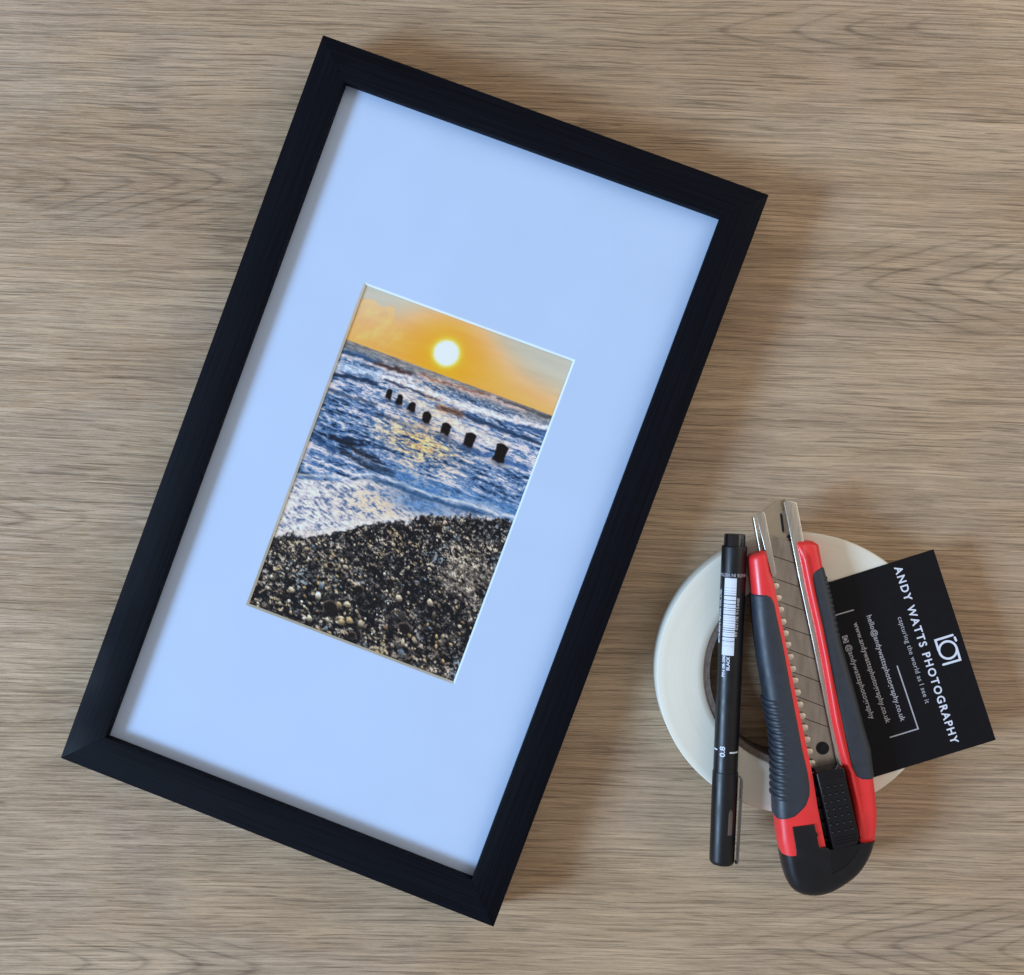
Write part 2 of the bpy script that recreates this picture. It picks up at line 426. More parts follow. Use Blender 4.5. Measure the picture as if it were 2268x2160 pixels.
def paint_print():
    W, Hh = 372, 574
    u, v = np.meshgrid((np.arange(W)+0.5)/W, (np.arange(Hh)+0.5)/Hh)
    asp = 94.9/146.5
    x = u*asp                                  # x and v share one unit: the print's height
    HZ = 0.171
    def c(*a): return np.array(a, float)/255
    def mix(A, B, t): return A*(1-t[..., None]) + B*t[..., None]
    def pl(pts, w, warp=0.0, seed=1):
        """soft mask along a line given in print coordinates"""
        P = np.array([(a*asp, b_) for a, b_ in pts]); best = np.full(u.shape, 9.0); side = np.zeros_like(u)
        xx = x; vv = v + warp*(fbm(x*40, v*40, seed)-0.5)
        for p, q in zip(P[:-1], P[1:]):
            d = q-p; t = np.clip(((xx-p[0])*d[0]+(vv-p[1])*d[1])/(d@d), 0, 1)
            dx = xx-p[0]-t*d[0]; dy = vv-p[1]-t*d[1]; dd = np.hypot(dx, dy)
            best = np.minimum(best, dd)
        return np.exp(-(best/w)**2)
    def below(pts, warp, seed, fr=22):
        P = np.array(pts); yy = np.interp(u, P[:, 0], P[:, 1])
        return v - yy + warp*(fbm(x*fr, v*fr, seed, 5)-0.5)
    # --- sky
    sx, sv = 0.452*asp, 0.108
    d = np.hypot(x-sx, v-sv)
    t = np.clip(v/HZ, 0, 1)
    img = np.zeros(u.shape+(3,)) + c(176, 180, 178)
    img = mix(img, c(228, 164, 88)+0*img, sstep(-0.02, 0.95, t + 0.55*np.exp(-(d/0.15)**2) - 0.55*np.abs(u-0.45)))
    img = mix(img, c(232, 150, 56)+0*img, 0.75*np.exp(-(d/0.12)**2))
    img = mix(img, c(222, 152, 28)+0*img, 0.7*np.exp(-((x-sx)/0.10)**2-((v-0.15)/0.045)**2))
    streak = fbm(x*9, v*70, 5)
    img = img*(1+0.10*(streak-0.5)[..., None])
    cl = sstep(0.03, -0.12, np.hypot((u-0.04)/0.24, (v-0.125)/0.085)-0.95+0.9*(fbm(x*22, v*22, 21)-0.5))
    cl = cl*sstep(0.172, 0.15, v+0*u)
    tex = fbm(x*45+v*20, v*45, 12)
    img = mix(img, (c(230, 176, 108)+0*img)*(0.80+0.36*tex[..., None]), 0.55*cl*(0.5+0.7*tex))
    img = mix(img, c(232, 168, 40)+0*img, 0.75*np.exp(-(d/0.070)**2))
    img = mix(img, c(248, 208, 84)+0*img, 0.85*np.exp(-(np.maximum(d-0.034, 0)/0.013)**2))
    img = mix(img, c(226, 226, 242)+0*img, sstep(0.0445, 0.030, d + 0.003*(fbm(x*60, v*60, 4)-0.5)))
    # --- sea
    p = np.clip((v-HZ)/(0.62-HZ), 1e-4, 1.4)
    X = (x-0.3)/(p*0.75+0.10); Y = np.log(p+0.05)
    def ridge(a, b_, seed, octv=4, gain=0.6):
        s_ = 0; t_ = 0; A_ = 1
        for k in range(octv):
            s_ = s_ + A_*(1-np.abs(2*vnoise(a*2**k+5.1*k, b_*2**k+9.7*k, seed+k)-1)); t_ += A_; A_ *= gain
        return s_/t_
    wf = fbm(x*95, v*210, 33, 4, 0.68); wm = fbm(x*22, v*80 + x*10, 35, 4, 0.6)
    swell = fbm(X*3.2, Y*9, 30, 3, 0.5)
    rip = ridge(X*8 + 1.5*swell, Y*26 + 2.2*swell, 31, 4, 0.62)
    rip2 = ridge(x*42 + 3*wm, v*120 + 2*wm, 44, 3, 0.65)
    def nz(q, lo=2, hi=98):
        a0, a1 = np.percentile(q, lo), np.percentile(q, hi); return np.clip((q-a0)/(a1-a0), 0, 1)
    n = 0.36*nz(rip) + 0.18*nz(swell) + 0.24*nz(rip2) + 0.22*nz(wf)
    n = 0.48 + 1.7*(n-0.5)
    # pale smooth water in the middle distance, darker ripples at the left and nearer
    n = n + 0.22*np.exp(-((v-0.31)/0.05)**2)*sstep(-0.1, 0.5, u) - 0.14*np.exp(-((v-0.44)/0.05)**2)*sstep(0.75, 0.15, u)
    deep = c(22, 38, 66); blue = c(78, 116, 172); pale = c(204, 202, 218)
    sea = mix(deep+0*img, blue+0*img, sstep(0.05, 0.46, n))
    sea = mix(sea, pale+0*img, sstep(0.44, 0.92, n))
    far = sstep(0.13, 0.0, p)
    sea = mix(sea, (c(124, 122, 124)+0*img)*(0.55+0.85*fbm(x*60, v*460, 37)[..., None]), 0.85*far)
    def stroke(pts, w, col, a, warp=0.016, seed=3):
        nonlocal sea
        m = pl(pts, w, warp, seed)*a
        sea = mix(sea, np.array(col, float)/255*(0.62+0.76*wf[..., None]), np.clip(m, 0, 1))
    white = (212, 208, 222); navy = (30, 50, 84); brown = (70, 54, 58)
    stroke([(0.012,0.215), (0.085,0.209), (0.154,0.211), (0.250,0.215), (0.342,0.213)], 0.007, white, 0.9)
    stroke([(0.011,0.206), (0.106,0.201), (0.176,0.205)], 0.006, (46, 76, 122), 1.2)
    stroke([(0.169,0.208), (0.252,0.204), (0.334,0.200)], 0.006, brown, 1.1)
    stroke([(0.366,0.197), (0.489,0.190), (0.617,0.191), (0.739,0.185), (0.866,0.186)], 0.008, (190, 172, 178), 0.9)
    stroke([(0.380,0.190), (0.465,0.192), (0.564,0.188), (0.694,0.180)], 0.004, (118, 88, 80), 0.9)
    stroke([(0.737,0.181), (0.861,0.178), (0.996,0.179)], 0.004, (70, 72, 84), 0.9)
    stroke([(0.009,0.254), (0.098,0.246), (0.194,0.236)], 0.011, (168, 190, 224), 1.1)
    stroke([(0.009,0.277), (0.087,0.272), (0.201,0.263)], 0.006, navy, 1.3)
    stroke([(0.219,0.235), (0.345,0.233), (0.513,0.232), (0.640,0.232), (0.805,0.226), (0.926,0.218), (0.997,0.210)], 0.009, white, 1.2)
    stroke([(0.232,0.244), (0.309,0.244), (0.393,0.244), (0.494,0.242)], 0.004, (52, 62, 92), 1.1)
    stroke([(0.505,0.262), (0.555,0.260), (0.611,0.263)], 0.009, (84, 62, 58), 1.2)
    stroke([(0.621,0.259), (0.724,0.261), (0.825,0.262), (0.925,0.259), (1.001,0.260)], 0.006, (36, 58, 96), 1.3)
    stroke([(0.810,0.235), (0.909,0.231), (1.004,0.221)], 0.006, (54, 86, 138), 1.2)
    stroke([(0.016,0.326), (0.142,0.323), (0.233,0.319)], 0.005, (66, 80, 108), 0.9)
    stroke([(0.323,0.269), (0.454,0.276), (0.590,0.292), (0.721,0.299), (0.848,0.301)], 0.014, (216, 206, 208), 0.8)
    stroke([(0.197,0.346), (0.306,0.342), (0.418,0.346), (0.527,0.344), (0.646,0.346), (0.789,0.345), (0.971,0.339)], 0.007, (58, 94, 152), 1.2)
    stroke([(0.247,0.344), (0.333,0.345)], 0.005, navy, 1.0)
    stroke([(0.090,0.456), (0.142,0.457), (0.211,0.460), (0.270,0.473), (0.341,0.478)], 0.007, (22, 30, 46), 0.9, 0.03)
    stroke([(0.160,0.488), (0.238,0.491), (0.334,0.496), (0.417,0.492)], 0.007, (26, 34, 52), 0.8, 0.03)
    stroke([(0.015,0.474), (0.059,0.477), (0.127,0.491)], 0.010, (34, 64, 112), 0.9, 0.03)
    # gold light on the water
    gx, gv = [(0.482,0.384)][0]
    gold = np.exp(-((u-gx)/0.17)**2-((v-gv)/0.042)**2)
    sea = mix(sea, c(236, 186, 124)*(0.58+0.7*nz(wf)[..., None]), np.clip(gold*1.05*sstep(0.20, 0.75, n), 0, 0.85))
    path = np.exp(-((u-0.47-0.05*(v-0.3))/0.13)**2)*sstep(0.17, 0.2, v)*sstep(0.62, 0.42, v)
    sea = mix(sea, c(222, 186, 142)+0*img, 0.45*path*sstep(0.50, 0.95, n))
    crest = [(0.005,0.592), (0.140,0.573), (0.230,0.551), (0.315,0.522), (0.403,0.512), (0.499,0.516), (0.592,0.516), (0.698,0.509), (0.795,0.502), (0.901,0.495), (1.010,0.496)]
    dd = below(crest, 0.016, 51)
    spk = ridge(x*60, v*110, 53, 3, 0.65)
    sea = mix(sea, c(60, 104, 160)*(0.5+1.0*spk[..., None]), np.exp(-((dd+0.022)/0.024)**2)*0.55*sstep(0.25, 0.5, u))
    # swash below the crest: thin foam, lilac white with warm light and small dark holes
    hole = nz(0.6*nz(ridge(x*48+2*wm, v*95-x*20, 57, 4, 0.66)) + 0.5*nz(fbm(x*60, v*120, 59, 3, 0.7)))
    swash = mix(c(84, 106, 146)+0*img, c(182, 184, 204)+0*img, sstep(0.10, 0.48, hole))
    swash = mix(swash, c(226, 220, 226)+0*img, sstep(0.48, 0.90, hole))
    warm = np.exp(-((u-0.40)/0.16)**2-((dd-0.075)/0.05)**2)
    swash = mix(swash, c(230, 200, 168)*(0.75+0.4*wf[..., None]), 0.7*warm*sstep(0.3, 0.7, hole))
    blu = np.exp(-((u-0.58)/0.17)**2-((dd-0.035)/0.03)**2)
    swash = mix(swash, c(62, 100, 152)*(0.55+0.9*spk[..., None]), 0.85*blu)
    sea = mix(sea, swash, sstep(0.004, 0.016, dd))
    lip = np.exp(-((dd+0.004+0.008*(wm-0.5))/0.0050)**2)
    sea = mix(sea, c(206, 212, 228)*(0.75+0.4*spk[..., None]), 0.85*lip*(0.45+0.8*wm))
    under = np.exp(-((dd-0.010)/0.007)**2)*sstep(0.22, 0.42, u)*sstep(1.0, 0.8, u)
    sea = mix(sea, c(40, 78, 128)*(0.6+0.7*wf[..., None]), 0.9*under)
    # --- posts of the old groyne
    img = mix(img, sea, sstep(HZ-0.001, HZ+0.002, v + 0*u))
    for k_, ((a, b_), (a2, b2), w) in enumerate(zip([(0.264,0.262), (0.319,0.267), (0.383,0.275), (0.462,0.286), (0.559,0.297), (0.679,0.299), (0.833,0.298)],
                                    [(0.274,0.291), (0.328,0.296), (0.390,0.302), (0.470,0.318), (0.569,0.331), (0.686,0.341), (0.837,0.352)],
                                    (0.028, 0.030, 0.032, 0.036, 0.041, 0.048, 0.056))):
        t = np.clip((v-b_)/(b2-b_), 0, 1); xc = a2+(a-a2)*0.35*(1-t)
        ww = w/2*(1+0.25*(fbm(v*90+a*50, u*0+3, 61)-0.5))*(1-0.10*np.sin(3.1*t+k_))
        top = b_ + 0.006*((u-xc)/(w/2))**2 + 0.004*(u-xc)/w*math.sin(k_*2.3)
        m = sstep(0.004, -0.004, np.abs(u-xc)-ww)*sstep(-0.002, 0.002, v-top)*sstep(0.004, -0.003, v-b2+0.0015*np.sin(u*170))
        refl = np.exp(-((u-xc-0.004)/(w*0.7))**2-((v-b2-0.004)/0.010)**2)*0.65
        img = mix(img, c(40, 50, 76)+0*img, refl)
        img = mix(img, c(15, 11, 14)*(0.6+0.9*wf[..., None]), m)
    # --- shingle
    shore = [(-0.006,0.782), (0.117,0.758), (0.212,0.729), (0.282,0.702), (0.343,0.676), (0.420,0.646), (0.484,0.624), (0.593,0.592), (0.647,0.569), (0.734,0.543), (0.809,0.527), (0.886,0.513), (1.011,0.497)]
    ds = below(shore, 0.028, 71, 22) + 0.034*(fbm(x*75, v*75, 73, 4, 0.6)-0.5)
    rx, rv = x*0.94+v*0.34, v*0.94-x*0.34                 # the camera's own tilt in the beach
    near = sstep(0.66, 0.92, v)
    g1 = nz(fbm(rx*120, rv*150, 101, 3, 0.75))*(1-near) + nz(fbm(rx*78, rv*100, 102, 4, 0.75))*near
    g2 = nz(ridge(rx*100, rv*130, 105, 3, 0.7)); g3 = nz(fbm(x*11, v*13, 109, 3))
    lum = 0.56*g1 + 0.26*g2 + 0.18*g3
    lum = 0.405 + 1.75*(lum-0.5)
    beach = mix(c(13, 15, 23)+0*img, c(64, 64, 70)+0*img, sstep(0.28, 0.62, lum))
    tone = fbm(x*22, v*26, 111, 3)
    light = mix(c(196, 186, 176)+0*img, c(182, 160, 118)+0*img, 0.75*sstep(0.54, 0.70, tone)*sstep(0.9, 0.55, u))
    light = mix(light, c(132, 150, 170)+0*img, sstep(0.46, 0.34, tone))
    beach = mix(beach, light, sstep(0.56, 0.95, lum))
    rs = np.random.RandomState(7)
    pal = np.array([(28, 27, 33), (52, 50, 54), (96, 90, 86), (158, 148, 136), (190, 180, 166), (170, 152, 116), (132, 112, 90), (96, 116, 138), (222, 216, 210), (36, 44, 58)], float)/255
    wts = np.array([0.20, 0.16, 0.14, 0.12, 0.10, 0.10, 0.06, 0.05, 0.03, 0.04]); wts /= wts.sum()
    for k in range(900):
        vy = 0.56 + 0.45*rs.rand(); ux = rs.rand()
        r = (1.6 + 2.2*max(0, vy-0.6)/0.4)*(0.6+0.9*rs.rand()**2)*(1.7 if k > 760 else 1.0)
        el = 0.40+0.4*rs.rand(); ang = rs.uniform(0.1, 1.6)
        col = pal[rs.choice(len(pal), p=wts)]
        px, py = ux*W, vy*Hh
        R_ = int(r*1.8)+2
        x0, x1, y0, y1 = max(0, int(px)-R_), min(W, int(px)+R_+1), max(0, int(py)-R_), min(Hh, int(py)+R_+1)
        if x1 <= x0 or y1 <= y0: continue
        gx_, gy_ = np.meshgrid(np.arange(x0, x1)-px, np.arange(y0, y1)-py)
        ca, sa = math.cos(ang), math.sin(ang)
        wob = 0.9*(wf[y0:y1, x0:x1]-0.5)
        a_ = (gx_*ca+gy_*sa)/r; b2_ = (-gx_*sa+gy_*ca)/(r*el)
        q = np.sqrt(a_*a_+b2_*b2_)+wob
        m = sstep(1.15, 0.75, q)
        sh = np.clip(0.85 - 0.55*gy_/r - 0.15*a_, 0.10, 1.5)*(0.7+0.6*wf[y0:y1, x0:x1])
        rim = np.exp(-((gy_/r-0.9)/0.5)**2-(gx_/r/0.9)**2)*0.8*(1-m)
        sub = beach[y0:y1, x0:x1]
        sub[:] = sub*(1-rim[..., None]) + c(12, 12, 17)*rim[..., None]
        sub[:] = sub*(1-m[..., None]) + np.clip(col*sh[..., None], 0, 1)*m[..., None]
    # thin water left on the shingle at the right
    wet = sstep(0.48, 0.64, fbm(rx*26, rv*90, 81, 4, 0.62)+0.14*np.exp(-((u-0.88)/0.20)**2-((v-0.68)/0.07)**2) - 0.30*sstep(0.82, 0.66, u+0*v))
    wet = wet*np.exp(-((v-0.68)/0.09)**2)
    beach = mix(beach, c(206, 194, 186)*(0.30+0.9*nz(g1)[..., None]), 0.6*wet)
    wet2 = sstep(0.62, 0.80, nz(ridge(x*40, v*52, 85, 3, 0.65)))*sstep(0.80, 0.97, v)*sstep(0.35, 0.9, u)
    beach = mix(beach, c(190, 178, 170)*(0.6+0.7*wf[..., None]), 0.65*wet2*(0.3+0.7*g1))
    img = mix(img, beach, sstep(-0.004, 0.005, ds))
    foamline = np.exp(-((ds+0.010)/0.010)**2)*sstep(0.72, 0.40, u)
    img = mix(img, c(224, 218, 224)*(0.70+0.5*wf[..., None]), 0.8*foamline)
    img = mix(img, c(26, 28, 38)+0*img, 0.6*np.exp(-((ds-0.008)/0.005)**2)*sstep(0.35, 0.6, wm+0.1))
    for (a, b_), r in zip([(0.615,0.586), (0.687,0.594), (0.368,0.927), (0.706,0.907), (0.494,0.976), (0.291,0.808), (0.450,0.846)], (0.022, 0.026, 0.036, 0.030, 0.020, 0.016, 0.018)):
        rr2 = np.hypot((u-a)/r, (v-b_)/(r*0.62))+1.2*(fbm(x*50, v*50, 91)-0.5)
        img = mix(img, c(20, 17, 21)*(0.6+0.9*wf[..., None]), sstep(1.1, 0.75, rr2))
        img = mix(img, c(120, 108, 104)+0*img, 0.6*np.exp(-((rr2-0.95)/0.16)**2)*sstep(0.2, -0.6, (v-b_)/(r*0.62)))
    img = np.clip(img, 0.0, 1.0)
    lin = np.where(img <= 0.04045, img/12.92, ((img+0.055)/1.055)**2.4)
    lin = np.clip(lin/np.array([0.66, 0.80, 0.98]), 0.004, 0.92)       # inks, not light
    # mesh of the sheet: one vertex per dot
    uu, vv2 = np.meshgrid(np.linspace(0, 1, W), np.linspace(0, 1, Hh))
    V = np.stack([-47.75+95.5*uu, 72.9-147.4*vv2, np.full(uu.shape, 17.05)], -1).reshape(-1, 3)*MM
    idx = np.arange(W*Hh).reshape(Hh, W)
    F = np.stack([idx[:-1, :-1], idx[1:, :-1], idx[1:, 1:], idx[:-1, 1:]], -1).reshape(-1, 4)
    me = bpy.data.meshes.new('photo_print')
    me.from_pydata(V.tolist(), [], F.tolist())
    at = me.attributes.new('ink', 'FLOAT_COLOR', 'POINT')
    at.data.foreach_set('color', np.concatenate([lin.reshape(-1, 3), np.ones((W*Hh, 1))], 1).astype(np.float32).ravel())
    me.materials.append(M['print'])
    o = bpy.data.objects.new('photo_print', me); COL.objects.link(o); o.parent = frame
    o['label'] = 'beach photograph with low sun, groyne posts, foam and dark shingle'
paint_print()

# ------------------------------------------------------------------ roll of tape
TC = [(103.27,-84.00)][0]; TR_, TI, TCORE, TH = 60.24, 39.87, 37.2, 16.0
roll = thing('tape_roll', 'roll of cream white tape lying flat under the pen and the utility knife', 'tape roll', (TC[0], TC[1], 0))
def ring(name, r1, r0, z0, z1, bev, mat, wob=0.0, seed=0):
    mb = MB(); n = 144; secs = []
    pr = [(r0, z0), (r1-bev, z0), (r1, z0+bev), (r1, z1-bev), (r1-bev*0.35, z1-bev*0.3), (r1-bev, z1)]
    m = 7
    for k in range(1, m): pr.append((r1-bev+(r0+bev-(r1-bev))*k/m, z1-0.10*math.sin(k*2.1)**2))
    pr += [(r0+bev, z1), (r0, z1-bev)]
    for i in range(n+1):
        a = 2*math.pi*i/n
        w = wob*(math.sin(2*a+seed)+0.6*math.sin(3*a+1.3+seed)+0.3*math.sin(7*a+seed*2))
        secs.append([((r+w)*math.cos(a), (r+w)*math.sin(a), z) for r, z in pr])
    mb.loft(secs, cap=False)
    return mb.build(name, mat, roll, autosmooth=50)
ring('tape', TR_, TI, 0.0, TH, 0.7, M['tape'], 0.12, 0.7)
ring('cardboard_core', TI-0.03, TCORE, 0.2, TH-0.5, 0.25, M['card_core'], 0.05, 2.0)

# ------------------------------------------------------------------ business card
CZ = 16.25
card = thing('business_card', 'black business card with white lettering tucked under the utility knife', 'business card', (159.31772, -30.73641, CZ), -1.25612)
CLEN = 84.6; CWID = 54.8
mb = MB()
mb.slab([(0, 0), (CLEN, 0), (CLEN, -CWID), (0, -CWID)], 0.0, 0.36, 0.06, 2)
mb.build('card_sheet', M['card'], card)

def text_mesh(body, size, spacing=1.0, bold=0.0, align='LEFT'):
    cu = bpy.data.curves.new('lettering', 'FONT')
    cu.body = body; cu.size = size; cu.space_character = spacing; cu.offset = bold; cu.align_x = align
    cu.resolution_u = 4
    o = bpy.data.objects.new('lettering_tmp', cu); COL.objects.link(o)
    dg = bpy.context.evaluated_depsgraph_get()
    me = bpy.data.meshes.new_from_object(o.evaluated_get(dg))
    V = np.array([v.co[:] for v in me.vertices]); F = [tuple(p.vertices) for p in me.polygons]
    bpy.data.objects.remove(o); bpy.data.curves.remove(cu); bpy.data.meshes.remove(me)
    return V, F

def fit_text(body, p0, p1, size, parent, z, mat, bold=0.0, name='lettering', wrap=None, spacing=1.0):
    """lettering between two points of its base line (mm, local); stretched to that length"""
    p0 = np.array(p0); p1 = np.array(p1); L = np.linalg.norm(p1-p0)
    w1, w2 = (np.ptp(text_mesh(body, size, k_, bold)[0][:, 0]) for k_ in (1.0, 2.0))
    spacing = max(0.85, 1.0 + (L-w1)/(w2-w1))            # tracking that fills the line
    V, F = text_mesh(body, size, spacing, bold); e = (p1-p0)/L; nrm = np.array([-e[1], e[0]])
    x0, x1 = V[:, 0].min(), V[:, 0].max()
    X = (V[:, 0]-x0)*(L/(x1-x0))
    P = p0 + X[:, None]*e + V[:, 1:2]*nrm
    if wrap: pts = [wrap(a, b_) for a, b_ in P]
    else: pts = [(a, b_, z) for a, b_ in P]
    return mesh_obj(name, pts, F, mat, parent)

def stroke_mesh(mb, pts, w, z0, z1, closed=False):
    """a line of even width with rounded ends, as thin raised ink, one outline without overlaps"""
    pts = [np.array(p, float) for p in pts]; n = len(pts); h = w/2
    def nrm(p, q):
        d = q-p; d = d/(np.linalg.norm(d)+1e-9); return np.array([-d[1], d[0]])
    Ls, Rs = [], []
    for i in range(n):
        if closed or 0 < i < n-1:
            n1 = nrm(pts[i-1], pts[i]); n2 = nrm(pts[i], pts[(i+1) % n]); b = n1+n2; b = b/np.linalg.norm(b); k = h/max(0.5, float(b@n1))
        else:
            b = nrm(pts[0], pts[1]) if i == 0 else nrm(pts[-2], pts[-1]); k = h
        Ls.append(pts[i]+b*k); Rs.append(pts[i]-b*k)
    if closed:
        V = [(p[0], p[1], z1) for p in Ls]+[(p[0], p[1], z1) for p in Rs]
        mb.add(V, [(i, (i+1) % n, n+(i+1) % n, n+i) for i in range(n)])
        return
    def capend(c, a):
        return [c+h*np.array([math.cos(a-math.pi/2+math.pi*k/6), math.sin(a-math.pi/2+math.pi*k/6)]) for k in range(1, 6)]
    d1 = pts[-1]-pts[-2]; d0 = pts[0]-pts[1]
    poly = Rs + capend(pts[-1], math.atan2(d1[1], d1[0])) + Ls[::-1] + capend(pts[0], math.atan2(d0[1], d0[0]))
    mb.slab([(float(p[0]), float(p[1])) for p in poly], z0, z1)
TZ = 0.385
c0, c1 = [(2.33,-18.03), (80.88,-18.11)]
fit_text('ANDY WATTS PHOTOGRAPHY', c0, c1, 4.6, card, TZ, M['ink'], 0.10, 'title_lettering', spacing=1.12)
c0, c1 = [(22.97,-23.12), (61.26,-23.19)]
fit_text('capturing the world as I see it', c0, c1, 2.9, card, TZ, M['dimink'], 0.0, 'motto_lettering', spacing=1.2)
c0, c1 = [(18.43,-35.27), (65.42,-35.27)]
fit_text('hello@andywattsphotography.co.uk', c0, c1, 3.1, card, TZ, M['dimink'], 0.04, 'mail_lettering', spacing=1.1)
c0, c1 = [(19.59,-41.42), (64.33,-41.39)]
fit_text('www.andywattsphotography.co.uk', c0, c1, 3.1, card, TZ, M['dimink'], 0.04, 'web_lettering', spacing=1.1)
c0, c1 = [(27.65,-47.31), (60.73,-47.16)]
fit_text('@andywattsphotography', c0, c1, 3.1, card, TZ, M['dimink'], 0.04, 'handle_lettering', spacing=1.1)
for pts in ([(14.11,-48.47), (14.28,-39.71)], [(42.49,-29.55), (70.45,-29.37), (70.41,-41.59)]):
    mb = MB(); stroke_mesh(mb, pts, 0.52, 0.36, TZ); mb.build('bracket_line', M['dimink'], card)
mb = MB()
for pts in ([(36.93,-3.59), (36.92,-11.08), (41.40,-11.13)], [(38.20,-3.05), (39.58,-2.92)], [(42.50,-3.61), (47.85,-3.75), (47.71,-11.07)]):
    stroke_mesh(mb, pts, 0.92, 0.36, TZ)
cc, ce = [(42.37,-7.35), (43.48,-3.86)]
r = math.hypot(ce[0]-cc[0], ce[1]-cc[1])
stroke_mesh(mb, [(cc[0]+r*math.cos(2*math.pi*k/40), cc[1]+r*math.sin(2*math.pi*k/40)) for k in range(40)], 0.92, 0.36, TZ+0.02, True)
mb.build('camera_logo', M['ink'], card)
mb = MB()
sq = [(23.55,-47.76), (23.62,-45.41), (26.61,-45.66), (26.55,-47.95)]
mb.slab(sq, 0.36, TZ)
ico = mb.build('app_icon', M['dimink'], card)
mb = MB()
qc = np.mean(np.array(sq), 0)
rr = 0.95
stroke_mesh(mb, [(qc[0]+rr*math.cos(2*math.pi*k/20), qc[1]+rr*math.sin(2*math.pi*k/20)) for k in range(20)], 0.35, TZ, TZ+0.02, True)
mb.build('icon_mark', M['card'], ico)

# ------------------------------------------------------------------ fineliner pen
PK = 1.0093                    # overall size of the pen
pen = thing('fineliner_pen', 'black capped fineliner pen with white barcode and lettering lying on the tape roll', 'pen', (75.27808, -24.11911, 16.0), -0.03769)
PZ = 5.5
def pk(prof): return [(y*PK, r*PK) for y, r in prof]
def prad(s):
    """radius of the barrel at s mm from its plug end"""
    return PK*(5.25 - 0.22*min(1, max(0, (s-5)/97.0)))
PENL = 137.9
mb = MB()
mb.lathe_y(pk([(-0.0, 0.5), (-0.0, 3.9), (-0.25, 4.25), (-1.0, 4.38), (-5.4, 4.45)]), 0, PZ, 40)
mb.build('end_plug', M['gloss'], pen, autosmooth=40)
mb = MB()
mb.lathe_y(pk([(-5.0, 4.0), (-5.0, 4.95), (-5.25, 5.2)]) + [(-s, prad(s)) for s in (5.8, 20, 40, 60, 80, 100.9)] + pk([(-99.0, 4.85), (-99.6, 4.8), (-99.6, 3)]), 0, PZ, 56)
barrel = mb.build('barrel', M['pen'], pen, autosmooth=40)
mb = MB()
mb.lathe_y(pk([(-99.2, 4.0), (-99.2, 5.05), (-99.45, 5.3), (-100.2, 5.34), (-118, 5.28), (-136.2, 5.16), (-137.3, 5.0), (-137.85, 4.5), (-137.9, 2.0)]), 0, PZ, 56)
cap = mb.build('cap', M['pen'], pen, autosmooth=40)
def wrapper(dr=0.04):
    def f(off, s):          # off across the barrel as seen from above (mm), s along it
        r = prad(s); a = math.asin(max(-0.985, min(0.985, off/r)))
        return ((r+dr)*math.sin(a), -s, PZ+(r+dr)*math.cos(a))
    return f
def arc_wrapper(dr=0.04):
    def f(arc, s):          # arc length round the barrel
        r = prad(s); a = arc/r
        return ((r+dr)*math.sin(a), -s, PZ+(r+dr)*math.cos(a))
    return f
def pen_text(body, pts, size, mat, name, bold=0.02, spacing=1.0):
    (s0, o0), (s1, o1) = pts
    r = prad((s0+s1)/2)
    a0 = math.asin(max(-0.97, min(0.97, o0/r)))*r; a1 = math.asin(max(-0.97, min(0.97, o1/r)))*r
    # work in (arc, -s) coordinates so that the letters read along the barrel
    V, F = text_mesh(body, size, spacing, bold)
    p0 = np.array((a0, -s0)); p1 = np.array((a1, -s1)); L = np.linalg.norm(p1-p0); e = (p1-p0)/L; n_ = np.array([-e[1], e[0]])
    X = (V[:, 0]-V[:, 0].min())*(L/(V[:, 0].max()-V[:, 0].min()))
    P = p0 + X[:, None]*e + V[:, 1:2]*n_
    w = arc_wrapper()
    mesh_obj(name, [w(a, -b_) for a, b_ in P], F, mat, barrel)
pen_text('49 02778 915448', [(42.89,1.70), (26.64,2.17)], 1.75, M['dimink'], 'number_lettering')
pen_text('MITSUBISHI PENCIL CO., LTD.', [(45.90,-4.91), (23.32,-4.87)], 1.9, M['ink'], 'maker_lettering', 0.05)
pen_text('BLACK', [(56.82,-0.96), (51.01,-1.07)], 1.75, M['ink'], 'colour_lettering', 0.05)
pen_text('PIN 08-200', [(59.78,-2.81), (50.79,-2.84)], 1.65, M['ink'], 'type_lettering', 0.05)
pen_text('0.8', [(93.24,-1.36), (88.81,-1.46)], 3.1, M['ink'], 'size_lettering', 0.06)
def band(mb, s0, s1, a0, a1, n=8, dr=0.035):
    w = arc_wrapper(dr); V = []; F = []
    for i in range(n+1):
        a = a0+(a1-a0)*i/n; V += [w(a, s0), w(a, s1)]
    for i in range(n): F.append((2*i, 2*i+1, 2*i+3, 2*i+2))
    mb.add(V, F)
# text round the barrel, reading from the right, upside down for the viewer
(sm, om) = [(16.48,-1.08)][0]
V, F = text_mesh('MADE IN VIETNAM', 1.95, 1.0, 0.02)
Lm = V[:, 0].max()-V[:, 0].min(); sc_ = 14.9/Lm
w = arc_wrapper()
mesh_obj('origin_lettering', [w(5.4-(x-V[:, 0].min())*sc_, sm+y) for x, y, z in V], F, M['dimink'], barrel)
